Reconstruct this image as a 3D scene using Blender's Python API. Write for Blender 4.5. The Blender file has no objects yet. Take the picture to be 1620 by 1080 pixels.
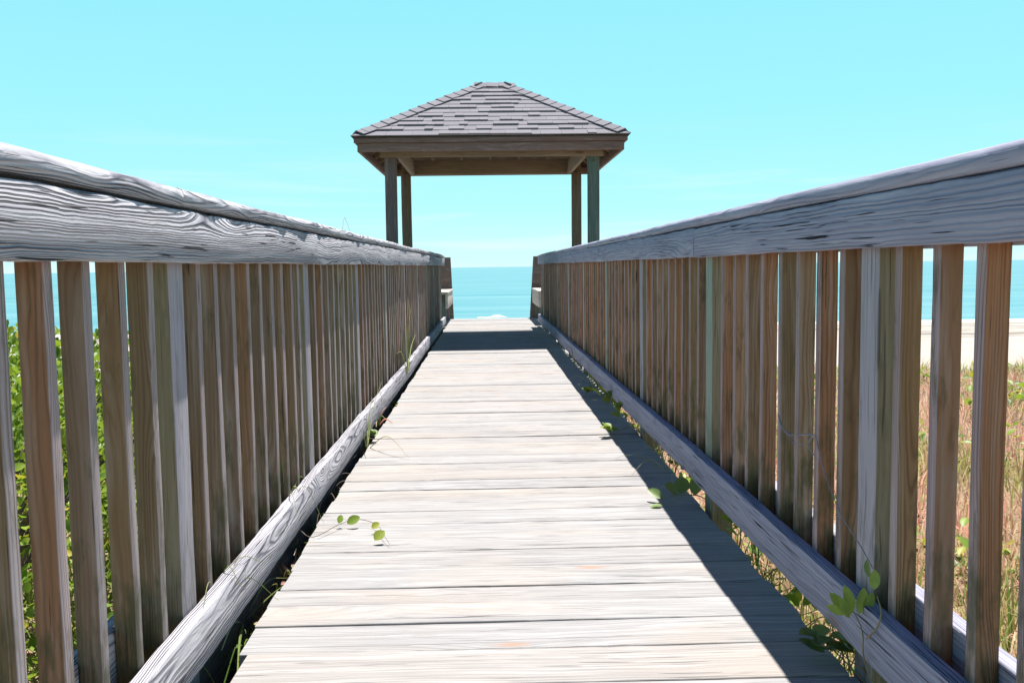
import bpy, bmesh, math, random
import numpy as np
from mathutils import Vector, Matrix, noise

random.seed(7)
rng = np.random.default_rng(11)
R = math.radians
scene = bpy.context.scene
COL = scene.collection

# ------------------------------------------------------------------ camera
H = 0.91
yaw, pitch, roll = R(1.533), R(-4.718), math.atan(0.0135)
F = Vector((math.sin(yaw) * math.cos(pitch), math.cos(yaw) * math.cos(pitch), math.sin(pitch)))
RR = Vector((math.cos(yaw), -math.sin(yaw), 0))
UU = RR.cross(F)
R2 = RR * math.cos(roll) - UU * math.sin(roll)
U2 = UU * math.cos(roll) + RR * math.sin(roll)
cam_d = bpy.data.cameras.new('camera')
cam = bpy.data.objects.new('camera', cam_d)
COL.objects.link(cam)
cam.matrix_world = Matrix(((R2.x, U2.x, -F.x, 0), (R2.y, U2.y, -F.y, 0), (R2.z, U2.z, -F.z, H), (0, 0, 0, 1)))
cam_d.sensor_width = 36
cam_d.lens = 36 * 1430 / 1620
cam_d.clip_start = 0.05
cam_d.clip_end = 60000
scene.camera = cam

# ------------------------------------------------------------------ light
SUN = Vector((0.121, 0.26, 1.0)).normalized()
sun_el = math.asin(SUN.z)
sun_az = math.atan2(SUN.x, SUN.y)
SKY = 0.0805
SKY_TINT = (0.77, 1.39, 1.22, 1)
world = bpy.data.worlds.new('World')
scene.world = world
world.use_nodes = True
wt = world.node_tree
wt.nodes.clear()
wo = wt.nodes.new('ShaderNodeOutputWorld')
bg = wt.nodes.new('ShaderNodeBackground')
sky = wt.nodes.new('ShaderNodeTexSky')
sky.sky_type = 'NISHITA'
sky.sun_disc = False
sky.sun_elevation = sun_el
sky.sun_rotation = sun_az
sky.air_density = 1.0
sky.dust_density = 0.3
tint = wt.nodes.new('ShaderNodeMix'); tint.data_type = 'RGBA'; tint.blend_type = 'MULTIPLY'
tint.inputs[0].default_value = 1.0
tint.inputs[7].default_value = SKY_TINT
wt.links.new(sky.outputs[0], tint.inputs[6])
# thin high cloud wisps low over the sea
tc = wt.nodes.new('ShaderNodeTexCoord')
mp = wt.nodes.new('ShaderNodeMapping'); mp.inputs['Scale'].default_value = (1.6, 1.6, 22)
nz = wt.nodes.new('ShaderNodeTexNoise'); nz.inputs['Scale'].default_value = 2.4; nz.inputs['Detail'].default_value = 6
nz.inputs['Distortion'].default_value = 0.5
cr = wt.nodes.new('ShaderNodeMapRange'); cr.inputs[1].default_value = 0.50; cr.inputs[2].default_value = 0.72
sx = wt.nodes.new('ShaderNodeSeparateXYZ')
el = wt.nodes.new('ShaderNodeMapRange'); el.inputs[1].default_value = 0.16; el.inputs[2].default_value = 0.03
mm = wt.nodes.new('ShaderNodeMath'); mm.operation = 'MULTIPLY'
mm2 = wt.nodes.new('ShaderNodeMath'); mm2.operation = 'MULTIPLY'; mm2.inputs[1].default_value = 0.38
cl = wt.nodes.new('ShaderNodeMix'); cl.data_type = 'RGBA'; cl.inputs[7].default_value = (6.6, 6.7, 6.8, 1)
wt.links.new(tc.outputs['Generated'], mp.inputs[0]); wt.links.new(mp.outputs[0], nz.inputs[0])
wt.links.new(nz.outputs[0], cr.inputs[0]); wt.links.new(tc.outputs['Generated'], sx.inputs[0])
wt.links.new(sx.outputs[2], el.inputs[0]); wt.links.new(cr.outputs[0], mm.inputs[0]); wt.links.new(el.outputs[0], mm.inputs[1])
wt.links.new(mm.outputs[0], mm2.inputs[0]); wt.links.new(mm2.outputs[0], cl.inputs[0])
# sea haze pales the lowest few degrees; the upper sky is dimmed to cut fill light in shade
hz = wt.nodes.new('ShaderNodeMapRange'); hz.inputs[1].default_value = 0.42; hz.inputs[2].default_value = 0.26; hz.inputs[4].default_value = 0.9
hm = wt.nodes.new('ShaderNodeMix'); hm.data_type = 'RGBA'; hm.inputs[7].default_value = (3.9, 6.15, 6.7, 1)
hr = wt.nodes.new('ShaderNodeValToRGB')
for k_, (p_, c_) in enumerate([(0.0, (.45, .625, .67)), (0.05, (.395, .62, .67)), (0.13, (.31, .61, .67)), (0.32, (.245, .59, .67)), (0.6, (.212, .565, .66)), (1.0, (.205, .55, .66))]):
    if k_ > 1: hr.color_ramp.elements.new(p_)
    hr.color_ramp.elements[k_].position = p_; hr.color_ramp.elements[k_].color = (*c_, 1)
h2 = wt.nodes.new('ShaderNodeMath'); h2.operation = 'MULTIPLY'; h2.inputs[1].default_value = 2.1
hs_ = wt.nodes.new('ShaderNodeVectorMath'); hs_.operation = 'SCALE'; hs_.inputs[3].default_value = 10.0
wt.links.new(sx.outputs[2], h2.inputs[0]); wt.links.new(h2.outputs[0], hr.inputs[0]); wt.links.new(hr.outputs[0], hs_.inputs[0]); wt.links.new(hs_.outputs[0], hm.inputs[7])
wt.links.new(sx.outputs[2], hz.inputs[0]); wt.links.new(hz.outputs[0], hm.inputs[0]); wt.links.new(tint.outputs[2], hm.inputs[6])
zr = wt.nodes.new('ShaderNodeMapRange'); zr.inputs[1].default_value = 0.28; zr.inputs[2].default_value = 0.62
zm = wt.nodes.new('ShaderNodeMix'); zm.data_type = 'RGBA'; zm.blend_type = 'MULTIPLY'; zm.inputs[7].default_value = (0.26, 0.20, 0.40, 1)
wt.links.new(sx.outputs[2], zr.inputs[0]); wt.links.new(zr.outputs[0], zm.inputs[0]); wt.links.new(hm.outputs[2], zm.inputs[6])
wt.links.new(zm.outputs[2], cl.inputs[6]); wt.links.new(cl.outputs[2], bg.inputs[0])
bg.inputs[1].default_value = SKY
wt.links.new(bg.outputs[0], wo.inputs[0])

sd = bpy.data.lights.new('sun', 'SUN')
sd.energy = 5.0
sd.angle = R(0.5)
sd.color = (1.0, 0.962, 0.92)
so = bpy.data.objects.new('sun', sd)
COL.objects.link(so)
so.rotation_euler = SUN.to_track_quat('Z', 'Y').to_euler()

scene.view_settings.view_transform = 'Standard'
scene.view_settings.look = 'None'
scene.view_settings.gamma = 1
scene.view_settings.exposure = 0.95

# ------------------------------------------------------------------ node helpers
class NT:
    def __init__(s, name):
        s.m = bpy.data.materials.new(name)
        s.m.use_nodes = True
        s.t = s.m.node_tree
        s.t.nodes.clear()
        s.out = s.t.nodes.new('ShaderNodeOutputMaterial')
    def n(s, kind, **kw):
        nd = s.t.nodes.new('ShaderNode' + kind)
        for k, v in kw.items():
            setattr(nd, k, v)
        return nd
    def put(s, sock, v):
        if isinstance(v, bpy.types.NodeSocket):
            s.t.links.new(v, sock)
        elif v is not None:
            if isinstance(v, (tuple, list)) and len(v) == 3 and sock.type == 'RGBA':
                v = (*v, 1)
            sock.default_value = v
    def math(s, op, a, b=None, c=None, clamp=False):
        nd = s.n('Math', operation=op, use_clamp=clamp)
        s.put(nd.inputs[0], a)
        if b is not None: s.put(nd.inputs[1], b)
        if c is not None: s.put(nd.inputs[2], c)
        return nd.outputs[0]
    def vec(s, op, a, b=None):
        nd = s.n('VectorMath', operation=op)
        s.put(nd.inputs[0], a)
        if b is not None: s.put(nd.inputs[1], b)
        return nd.outputs[0]
    def mix(s, f, a, b, blend='MIX'):
        nd = s.n('Mix', data_type='RGBA', blend_type=blend)
        s.put(nd.inputs[0], f); s.put(nd.inputs[6], a); s.put(nd.inputs[7], b)
        return nd.outputs[2]
    def rng(s, v, a, b, c=0.0, d=1.0, smooth=False):
        nd = s.n('MapRange')
        if smooth: nd.interpolation_type = 'SMOOTHSTEP'
        s.put(nd.inputs[0], v)
        for i, q in enumerate((a, b, c, d)): s.put(nd.inputs[i + 1], q)
        return nd.outputs[0]
    def noise(s, v, scale=1.0, detail=2.0, rough=0.5, dist=0.0, color=False):
        nd = s.n('TexNoise')
        s.put(nd.inputs['Vector'], v)
        nd.inputs['Scale'].default_value = scale; nd.inputs['Detail'].default_value = detail
        nd.inputs['Roughness'].default_value = rough; nd.inputs['Distortion'].default_value = dist
        return nd.outputs[1 if color else 0]
    def voro(s, v, scale=1.0, feature='F1', out='Distance'):
        nd = s.n('TexVoronoi', feature=feature)
        s.put(nd.inputs['Vector'], v); nd.inputs['Scale'].default_value = scale
        return nd.outputs[out]
    def ramp(s, v, stops, interp='LINEAR'):
        nd = s.n('ValToRGB')
        nd.color_ramp.interpolation = interp
        e = nd.color_ramp.elements
        while len(e) < len(stops): e.new(0.5)
        for i, (p, c) in enumerate(stops):
            e[i].position = p; e[i].color = (*c, 1)
        s.put(nd.inputs[0], v)
        return nd.outputs[0]
    def attr(s, name):
        nd = s.n('Attribute'); nd.attribute_name = name
        return nd
    def comb(s, x, y, z):
        nd = s.n('CombineXYZ')
        for i, q in enumerate((x, y, z)): s.put(nd.inputs[i], q)
        return nd.outputs[0]
    def sep(s, v):
        nd = s.n('SeparateXYZ'); s.put(nd.inputs[0], v)
        return nd.outputs
    def bump(s, h, dist, strength=1.0, normal=None):
        nd = s.n('Bump'); nd.inputs['Strength'].default_value = strength; nd.inputs['Distance'].default_value = dist
        s.put(nd.inputs['Height'], h)
        if normal is not None: s.put(nd.inputs['Normal'], normal)
        return nd.outputs[0]
    def bsdf(s, color, rough=0.8, normal=None, spec=0.3, **kw):
        nd = s.n('BsdfPrincipled')
        s.put(nd.inputs['Base Color'], color); s.put(nd.inputs['Roughness'], rough)
        nd.inputs['Specular IOR Level'].default_value = spec
        if normal is not None: s.put(nd.inputs['Normal'], normal)
        for k, v in kw.items(): s.put(nd.inputs[k.replace('_', ' ')], v)
        return nd.outputs[0]
    def done(s, surf):
        s.t.links.new(surf, s.out.inputs[0])
        return s.m


def wood(name, axis, tones, groove, ring=0.011, contrast=0.6, bump_d=0.0022, knot_amp=0.045, knot_scale=(2.0, 7.0),
         wav=0.05, stain=0.35, knot_col=(0.30, 0.17, 0.10), crack=0.5, crack_scale=26.0, face_grey=None, moss=0.0, fiber=0.3, crack_lo=0.80, streak=0.0):
    """Weathered timber. Growth rings are cut by the plank faces, bend round knots and stand proud of the softer wood."""
    t = NT(name)
    P = t.n('TexCoord').outputs['Object']
    px = t.sep(P)
    u, v, w = t.sep(t.attr('grain').outputs['Vector'])[:3]      # along the board, and across it from the pith
    seed = t.attr('seed').outputs['Fac']
    so_ = t.math('MULTIPLY', seed, 37.0)
    u2 = t.math('ADD', u, so_)
    q = t.comb(u2, t.math('ADD', v, t.math('MULTIPLY', seed, 3.3)), t.math('ADD', w, t.math('MULTIPLY', seed, 5.1)))
    # slow bends of the trunk
    n1 = t.noise(t.vec('MULTIPLY', q, (1.3, 5.0, 5.0)), 1.0, 2.0, 0.5)
    n2 = t.noise(t.vec('MULTIPLY', q, (7.0, 22.0, 22.0)), 1.0, 2.0, 0.55)
    kd = t.voro(t.vec('MULTIPLY', q, (knot_scale[0], knot_scale[1], knot_scale[1])))
    kk = t.math('POWER', t.rng(kd, 0.0, 0.52, 1.0, 0.0), 2.2)
    vv = t.math('ADD', v,
                t.math('MULTIPLY', t.math('SUBTRACT', n1, 0.5), wav * 2))
    ww = t.math('ADD', w,
                t.math('MULTIPLY', t.math('SUBTRACT', n2, 0.5), wav * 0.28))
    rad = t.math('SQRT', t.math('ADD', t.math('MULTIPLY', vv, vv), t.math('MULTIPLY', ww, ww)))
    rad = t.math('ADD', rad, t.math('MULTIPLY', kk, knot_amp))
    band = t.noise(t.comb(t.math('MULTIPLY', rad, 55.0), so_, 0.0), 1.0, 1.0)
    rr = t.math('FRACT', t.math('ADD', t.math('DIVIDE', rad, ring), t.math('MULTIPLY', band, 2.2)))
    vary = t.math('MULTIPLY', t.rng(t.noise(t.comb(t.math('MULTIPLY', u2, 1.5), t.math('MULTIPLY', rad, 70.0), 3.0), 1.0, 2.0), 0.33, 0.62, 0.25, 1.0), 1.0)
    rings = t.ramp(rr, [(0.0, (0.1,) * 3), (0.18, (0.75,) * 3), (0.5, (1,) * 3), (0.8, (0.5,) * 3), (0.93, (0.0,) * 3), (1.0, (0.1,) * 3)])
    vw = t.math('ADD', v, t.math('MULTIPLY', w, 0.77))
    fib = t.noise(t.comb(t.math('MULTIPLY', u2, 6.0), t.math('MULTIPLY', rad, 330.0), t.math('MULTIPLY', vw, 60.0)), 1.0, 3.0, 0.7)
    fib2 = t.noise(t.comb(t.math('MULTIPLY', u2, 2.2), t.math('MULTIPLY', rad, 85.0), t.math('MULTIPLY', vw, 20.0)), 1.0, 3.0, 0.65)
    blot = t.noise(t.vec('MULTIPLY', q, (2.6, 9.0, 9.0)), 1.0, 4.0, 0.6)
    # checks (drying cracks) that run with the grain
    cn = t.noise(t.comb(t.math('MULTIPLY', u2, 4.0), t.math('MULTIPLY', t.math('ADD', vw, t.math('MULTIPLY', rad, 0.35)), crack_scale * 9.0), 0.0), 1.0, 1.5, 0.5)
    cm = t.noise(t.vec('MULTIPLY', q, (1.4, 9.0, 9.0)), 1.0, 1.0)
    ck = t.rng(t.math('ADD', cn, t.math('MULTIPLY', cm, 0.28)), crack_lo, crack_lo + 0.05)
    ck = t.math('MULTIPLY', ck, crack)
    tone = t.ramp(t.math('FRACT', t.math('MULTIPLY', seed, 7.77)), tones, 'LINEAR')
    if face_grey is not None:
        nx = t.math('ABSOLUTE', t.sep(t.n('TexCoord').outputs['Normal'])[face_grey[0]])
        tone = t.mix(t.math('MULTIPLY', t.rng(nx, 0.55, 0.8), face_grey[2]), tone, face_grey[1])
    col = t.mix(t.math('MULTIPLY', t.math('MULTIPLY', t.math('SUBTRACT', 1.0, rings), contrast), vary), tone, groove)
    col = t.mix(t.rng(blot, 0.42, 0.75, 0.0, stain), col, t.mix(0.55, col, groove))
    col = t.mix(t.rng(fib, 0.35, 0.75, fiber, 0.0), col, t.mix(0.6, col, groove))
    col = t.mix(t.rng(fib2, 0.5, 0.72, 0.0, fiber), col, t.mix(0.5, col, (0.75, 0.72, 0.7)))
    if streak:
        sn = t.noise(t.comb(t.math('MULTIPLY', u2, 0.9), t.math('MULTIPLY', t.math('ADD', v, t.math('MULTIPLY', n2, 0.006)), 120.0), t.math('MULTIPLY', seed, 40.0)), 1.0, 2.5, 0.6)
        col = t.mix(t.rng(sn, 0.60, 0.70, 0.0, streak), col, groove)
        pk = t.noise(t.vec('MULTIPLY', q, (1.5, 4.0, 4.0)), 1.0, 3.0)
        col = t.mix(t.rng(pk, 0.52, 0.68, 0.0, 0.5), col, t.mix(0.6, col, (0.43, 0.355, 0.285)))
    kc = t.rng(kd, 0.09, 0.05, 0.0, 0.75)
    col = t.mix(kc, col, knot_col)
    if moss:
        mn = t.noise(t.vec('MULTIPLY', q, (6, 22, 22)), 1.0, 4.0, 0.65)
        mz = t.rng(px[2], 0.50, 0.12, 0.0, 1.0)
        mf = t.math('MULTIPLY', t.rng(t.math('ADD', mn, t.math('MULTIPLY', mz, 0.22)), 0.56, 0.74), moss)
        col = t.mix(mf, col, (0.07, 0.075, 0.035))
    col = t.mix(ck, col, (0.02, 0.018, 0.02))
    hgt = t.math('ADD', t.math('MULTIPLY', rings, vary), t.math('MULTIPLY', fib, 0.6))
    hgt = t.math('ADD', hgt, t.math('MULTIPLY', fib2, 0.5))
    hgt = t.math('SUBTRACT', hgt, t.math('MULTIPLY', ck, 2.2))
    nrm = t.bump(hgt, bump_d)
    return t.done(t.bsdf(col, 0.85, nrm, spec=0.2))


PICK_TONES = [(0.0, (0.302, 0.185, 0.112)), (0.18, (0.212, 0.168, 0.086)), (0.34, (0.361, 0.180, 0.102)), (0.5, (0.282, 0.184, 0.133)),
              (0.62, (0.196, 0.157, 0.094)), (0.75, (0.392, 0.212, 0.133)), (0.88, (0.314, 0.259, 0.188)), (1.0, (0.259, 0.165, 0.110))]
M = {}
M['picket'] = wood('picket_wood', 'z', PICK_TONES, (0.15, 0.09, 0.06), ring=0.0048, contrast=0.75, bump_d=0.0012, knot_amp=0.02,
                   knot_scale=(2.0, 13.0), knot_col=(0.06, 0.04, 0.035), wav=0.02, stain=0.6, face_grey=(0, (0.54, 0.49, 0.52), 0.72), moss=0.75, crack_lo=0.855, crack=0.7, fiber=0.35)
M['picket_right'] = wood('warm_picket_wood', 'z', [(0.0, (0.413, 0.206, 0.116)), (0.15, (0.281, 0.206, 0.107)), (0.3, (0.479, 0.215, 0.107)), (0.45, (0.347, 0.198, 0.124)),
              (0.6, (0.248, 0.182, 0.107)), (0.75, (0.496, 0.240, 0.132)), (0.88, (0.380, 0.273, 0.182)), (1.0, (0.330, 0.182, 0.116))], (0.140, 0.070, 0.041), ring=0.0048, contrast=0.8,
                   bump_d=0.0012, knot_amp=0.02, knot_scale=(2.0, 13.0), knot_col=(0.06, 0.04, 0.035), wav=0.02, stain=0.6, face_grey=(0, (0.50, 0.42, 0.46), 0.75), moss=0.8, crack_lo=0.855, crack=0.7, fiber=0.35)
M['post'] = wood('post_wood', 'z', [(0, (0.45, 0.42, 0.47)), (0.4, (0.42, 0.385, 0.42)), (0.8, (0.50, 0.44, 0.45)), (1, (0.33, 0.42, 0.34))], (0.17, 0.15, 0.14),
                 ring=0.012, contrast=0.45, bump_d=0.0012, knot_amp=0.03, knot_scale=(1.6, 5.0), wav=0.03, moss=0.4, face_grey=(1, (0.27, 0.22, 0.13), 1.0))
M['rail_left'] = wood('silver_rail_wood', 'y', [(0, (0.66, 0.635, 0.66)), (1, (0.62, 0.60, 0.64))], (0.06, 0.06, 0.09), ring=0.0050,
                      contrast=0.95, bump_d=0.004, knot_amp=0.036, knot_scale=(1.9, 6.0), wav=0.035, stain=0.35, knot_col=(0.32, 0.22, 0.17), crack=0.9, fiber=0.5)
M['rail_right'] = wood('shade_tinted_rail_wood', 'y', [(0, (0.37, 0.38, 0.48)), (1, (0.42, 0.41, 0.50))], (0.14, 0.14, 0.21), ring=0.009,  # bluish shade on this side is put into the base colour
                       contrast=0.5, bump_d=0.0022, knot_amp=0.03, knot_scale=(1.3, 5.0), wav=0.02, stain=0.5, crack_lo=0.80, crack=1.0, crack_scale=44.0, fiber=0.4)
M['deck'] = wood('deck_wood', 'x', [(0, (0.377, 0.368, 0.354)), (0.3, (0.345, 0.345, 0.340)), (0.5, (0.382, 0.354, 0.322)), (0.75, (0.345, 0.340, 0.331)), (1, (0.391, 0.359, 0.336))],
                 (0.152, 0.137, 0.137), ring=0.011, contrast=0.34, bump_d=0.0016, knot_amp=0.05, knot_scale=(1.3, 4.5), wav=0.05, stain=0.40,
                 knot_col=(0.365, 0.21, 0.13), crack=0.75, crack_lo=0.82, crack_scale=30.0, fiber=0.5, streak=0.75)
M['stringer'] = wood('stringer_wood', 'y', [(0, (0.10, 0.09, 0.085)), (1, (0.13, 0.115, 0.10))], (0.05, 0.045, 0.04), contrast=0.4)
GZ = [(0, (0.25, 0.205, 0.165)), (0.5, (0.29, 0.235, 0.18)), (1, (0.23, 0.20, 0.15))]
M['gz_x'] = wood('gazebo_beam_wood', 'x', GZ, (0.13, 0.10, 0.08), contrast=0.3, ring=0.03, wav=0.04, knot_scale=(1.2, 4), knot_col=(0.12, 0.08, 0.06), bump_d=0.001)
M['gz_y'] = wood('gazebo_side_wood', 'y', GZ, (0.13, 0.10, 0.08), contrast=0.3, ring=0.03, wav=0.04, knot_scale=(1.2, 4), knot_col=(0.12, 0.08, 0.06), bump_d=0.001)
M['gz_z'] = wood('gazebo_post_wood', 'z', [(0, (0.14, 0.115, 0.14)), (0.5, (0.17, 0.135, 0.10)), (1, (0.10, 0.175, 0.16))], (0.10, 0.08, 0.07), contrast=0.35, ring=0.025, wav=0.03,
                 knot_scale=(1.4, 5), knot_col=(0.08, 0.06, 0.05), bump_d=0.001)
M['fascia_x'] = wood('fascia_wood', 'x', [(0, (0.185, 0.13, 0.12)), (1, (0.23, 0.16, 0.145))], (0.12, 0.075, 0.075), contrast=0.25, ring=0.03,
                     wav=0.04, knot_scale=(1.1, 4), knot_col=(0.13, 0.09, 0.08), bump_d=0.001)
M['fascia_y'] = wood('fascia_side_wood', 'y', [(0, (0.185, 0.13, 0.12)), (1, (0.23, 0.16, 0.145))], (0.12, 0.075, 0.075), contrast=0.25, ring=0.03,
                     wav=0.04, knot_scale=(1.1, 4), knot_col=(0.13, 0.09, 0.08), bump_d=0.001)
M['bench'] = wood('bench_wood', 'y', [(0, (0.60, 0.54, 0.47)), (1, (0.62, 0.55, 0.48))], (0.25, 0.22, 0.2), contrast=0.3, ring=0.015)


def m_shingle():
    t = NT('asphalt_shingle')
    P = t.n('TexCoord').outputs['Object']
    sd_ = t.attr('seed').outputs['Fac']
    base = t.ramp(sd_, [(0, (0.215, 0.205, 0.222)), (0.5, (0.245, 0.235, 0.252)), (1, (0.225, 0.215, 0.235))])
    g = t.noise(P, 320.0, 2.0, 0.7)
    col = t.mix(t.rng(g, 0.3, 0.7, 0.0, 0.5), base, t.mix(0.5, base, (0.12, 0.11, 0.13)))
    b = t.noise(P, 6.0, 4.0, 0.6)
    col = t.mix(t.rng(b, 0.45, 0.7, 0.0, 0.3), col, (0.24, 0.22, 0.25))
    return t.done(t.bsdf(col, 0.95, t.bump(g, 0.002), spec=0.1))
M['shingle'] = m_shingle()


def m_plain(name, c, rough=0.7, spec=0.3, noise_scale=None, c2=None, metallic=0.0):
    t = NT(name)
    col = c
    if noise_scale:
        col = t.mix(t.rng(t.noise(t.n('TexCoord').outputs['Object'], noise_scale, 4, 0.6), 0.35, 0.65), c, c2)
    return t.done(t.bsdf(col, rough, spec=spec, Metallic=metallic))
M['rust'] = m_plain('rusty_steel', (0.10, 0.06, 0.045), 0.7, noise_scale=60, c2=(0.2, 0.1, 0.06))
M['soffit'] = m_plain('soffit_board', (0.20, 0.16, 0.12), 0.85, noise_scale=8, c2=(0.15, 0.12, 0.095))


def m_leaf(name, stops, trans=0.45, rough=0.45, dry=False):
    t = NT(name)
    sd_ = t.attr('seed').outputs['Fac']
    base = t.ramp(sd_, stops)
    P = t.n('TexCoord').outputs['Object']
    col = t.mix(t.rng(t.noise(P, 45.0, 3, 0.6), 0.4, 0.7, 0.0, 0.45), base, t.mix(0.5, base, (0.05, 0.07, 0.01)))
    a = t.bsdf(col, rough, spec=0.4)
    tr = t.n('BsdfTranslucent')
    t.put(tr.inputs[0], col if dry else t.mix(0.5, col, (0.25, 0.33, 0.02)))
    mx = t.n('MixShader'); mx.inputs[0].default_value = trans
    t.t.links.new(a, mx.inputs[1]); t.t.links.new(tr.outputs[0], mx.inputs[2])
    return t.done(mx.outputs[0])
GREEN = [(0, (0.07, 0.13, 0.02)), (0.3, (0.13, 0.24, 0.03)), (0.6, (0.22, 0.36, 0.045)), (0.88, (0.34, 0.44, 0.05)), (1, (0.55, 0.42, 0.05))]
M['leaf'] = m_leaf('sea_grape_leaf', GREEN)
M['vine'] = m_leaf('vine_leaf', [(0, (0.10, 0.17, 0.03)), (0.5, (0.22, 0.33, 0.05)), (1, (0.42, 0.42, 0.06))])
M['vine_pale'] = m_leaf('brightened_vine_leaf', [(0, (0.28, 0.40, 0.08)), (1, (0.46, 0.58, 0.14))], 0.5)  # leaf colour raised so the fan looks bright in the shade
M['vine_dark'] = m_leaf('dark_vine_leaf', [(0, (0.07, 0.12, 0.045)), (0.6, (0.13, 0.21, 0.07)), (1, (0.22, 0.32, 0.09))], 0.3)
M['dry'] = m_leaf('dry_grass', [(0, (0.18, 0.28, 0.05)), (0.25, (0.48, 0.46, 0.14)), (0.5, (0.80, 0.60, 0.42)), (0.72, (0.78, 0.38, 0.30)), (0.86, (0.86, 0.55, 0.44)), (1, (0.90, 0.78, 0.60))], 0.45, 0.8, True)
M['mixgrass'] = m_leaf('mixed_grass', [(0, (0.10, 0.20, 0.03)), (0.4, (0.24, 0.36, 0.06)), (0.7, (0.42, 0.44, 0.10)), (0.9, (0.55, 0.40, 0.22)), (1, (0.60, 0.50, 0.36))], 0.35, 0.7, True)
M['blade'] = m_leaf('grass_blade', [(0, (0.25, 0.34, 0.08)), (0.5, (0.42, 0.45, 0.18)), (1, (0.60, 0.52, 0.36))], 0.4)
M['twig'] = m_plain('twig_bark', (0.22, 0.17, 0.15), 0.8, noise_scale=40, c2=(0.12, 0.09, 0.08))
M['twig_grey'] = m_plain('grey_twig_bark', (0.30, 0.29, 0.34), 0.8, noise_scale=50, c2=(0.18, 0.16, 0.2))
M['stem_green'] = m_plain('green_stem', (0.20, 0.22, 0.09), 0.6, noise_scale=50, c2=(0.26, 0.16, 0.10))
M['foam'] = m_plain('surf_foam', (0.85, 0.88, 0.88), 0.8, noise_scale=0.8, c2=(0.72, 0.80, 0.82))


def m_ground():
    t = NT('dune_ground')
    P = t.n('TexCoord').outputs['Object']
    p = t.sep(P)
    n = t.noise(P, 0.35, 5, 0.6)
    f = t.noise(P, 5.0, 6, 0.7)
    edge = t.math('ADD', p[1], t.math('MULTIPLY', t.math('SUBTRACT', n, 0.5), 9.0))
    beach = t.rng(edge, 11.0, 15.5)
    sand = t.mix(t.rng(f, 0.35, 0.65), (0.493, 0.466, 0.422), (0.387, 0.361, 0.326))
    sand = t.mix(t.rng(t.noise(t.vec('MULTIPLY', P, (0.12, 0.5, 1.0)), 1.0, 5, 0.6), 0.42, 0.62, 0.0, 0.5), sand, (0.440, 0.370, 0.273))
    soil = t.mix(t.rng(f, 0.4, 0.6), (0.30, 0.22, 0.14), (0.17, 0.14, 0.07))
    sand = t.mix(0.35, sand, (0.25, 0.22, 0.19))
    # dark lines of seaweed left by the tide
    wl = t.noise(t.vec('MULTIPLY', P, (0.10, 0.45, 1.0)), 1.0, 6, 0.65)
    zone = t.math('MULTIPLY', t.rng(p[1], 34, 46), t.rng(p[1], 64, 60))
    wr = t.math('MULTIPLY', t.rng(wl, 0.52, 0.55), t.math('MULTIPLY', zone, 0.75))
    sand = t.mix(wr, sand, (0.16, 0.14, 0.12))
    sand = t.mix(t.rng(p[1], 62, 66), sand, (0.42, 0.42, 0.38))
    return t.done(t.bsdf(t.mix(beach, soil, sand), 0.95, t.bump(f, 0.03), spec=0.1))
M['ground'] = m_ground()


def m_sea():
    t = NT('sea_water')
    P = t.n('TexCoord').outputs['Object']
    p = t.sep(P)
    far = t.rng(p[1], 60, 1500)
    ly = t.math('LOGARITHM', t.math('MAXIMUM', p[1], 30.0), 2.0)
    lx = t.math('DIVIDE', p[0], t.math('MAXIMUM', p[1], 30.0))
    bands = t.noise(t.comb(t.math('MULTIPLY', lx, 1.6), t.math('MULTIPLY', ly, 7.0), 0.0), 1.0, 4, 0.6)
    bands2 = t.noise(t.vec('MULTIPLY', P, (0.02, 0.16, 1)), 1.0, 5, 0.65)
    col = t.mix(t.rng(bands, 0.35, 0.65), (0.062, 0.222, 0.250), (0.130, 0.292, 0.308))
    col = t.mix(t.rng(far, 0.0, 1.0, 0.0, 0.55), col, (0.114, 0.266, 0.289))
    wv = t.rng(bands2, 0.56, 0.70, 0.0, 0.30)
    col = t.mix(wv, col, (0.152, 0.319, 0.350))
    foam = t.math('MULTIPLY', t.rng(p[1], 69.5, 66.5), t.rng(bands2, 0.40, 0.5))
    col = t.mix(foam, col, (0.85, 0.88, 0.87))
    h = t.noise(t.vec('MULTIPLY', P, (0.35, 1.2, 1)), 1.0, 6, 0.65)
    return t.done(t.bsdf(col, 0.45, t.bump(h, 0.15), spec=0.25))
M['sea'] = m_sea()

# ------------------------------------------------------------------ mesh helpers
class MB:
    def __init__(s): s.v = []; s.f = []; s.s = []; s.g = []
    def add(s, verts, faces, seed=None, grain=None):
        b = len(s.v)
        sd_ = random.random() if seed is None else seed
        s.v += [tuple(q) for q in verts]
        s.f += [tuple(i + b for i in f) for f in faces]
        s.s += [sd_] * len(verts)
        s.g += [tuple(q) for q in (grain or verts)]
    def build(s, name, mat, parent=None, smooth=None):
        me = bpy.data.meshes.new(name)
        me.from_pydata(s.v, [], s.f)
        a = me.attributes.new('seed', 'FLOAT', 'POINT')
        a.data.foreach_set('value', s.s)
        if mat.name.endswith('wood'):
            a = me.attributes.new('grain', 'FLOAT_VECTOR', 'POINT')
            a.data.foreach_set('vector', [c for q in s.g for c in q])
        me.materials.append(mat)
        if smooth is not None:
            me.polygons.foreach_set('use_smooth', [True] * len(me.polygons))
            me.set_sharp_from_angle(angle=R(smooth))
        me.update()
        o = bpy.data.objects.new(name, me)
        COL.objects.link(o)
        if parent: o.parent = parent
        return o


def tag(o, label=None, cat=None, group=None, kind=None):
    for k, v in (('label', label), ('category', cat), ('group', group), ('kind', kind)):
        if v: o[k] = v
    return o


def empty(name, loc, label, cat, group=None):
    o = bpy.data.objects.new(name, None)
    o.empty_display_size = 0.1
    COL.objects.link(o)
    return tag(o, label, cat, group)      # kept at the origin of the place; its parts carry world coordinates


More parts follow.
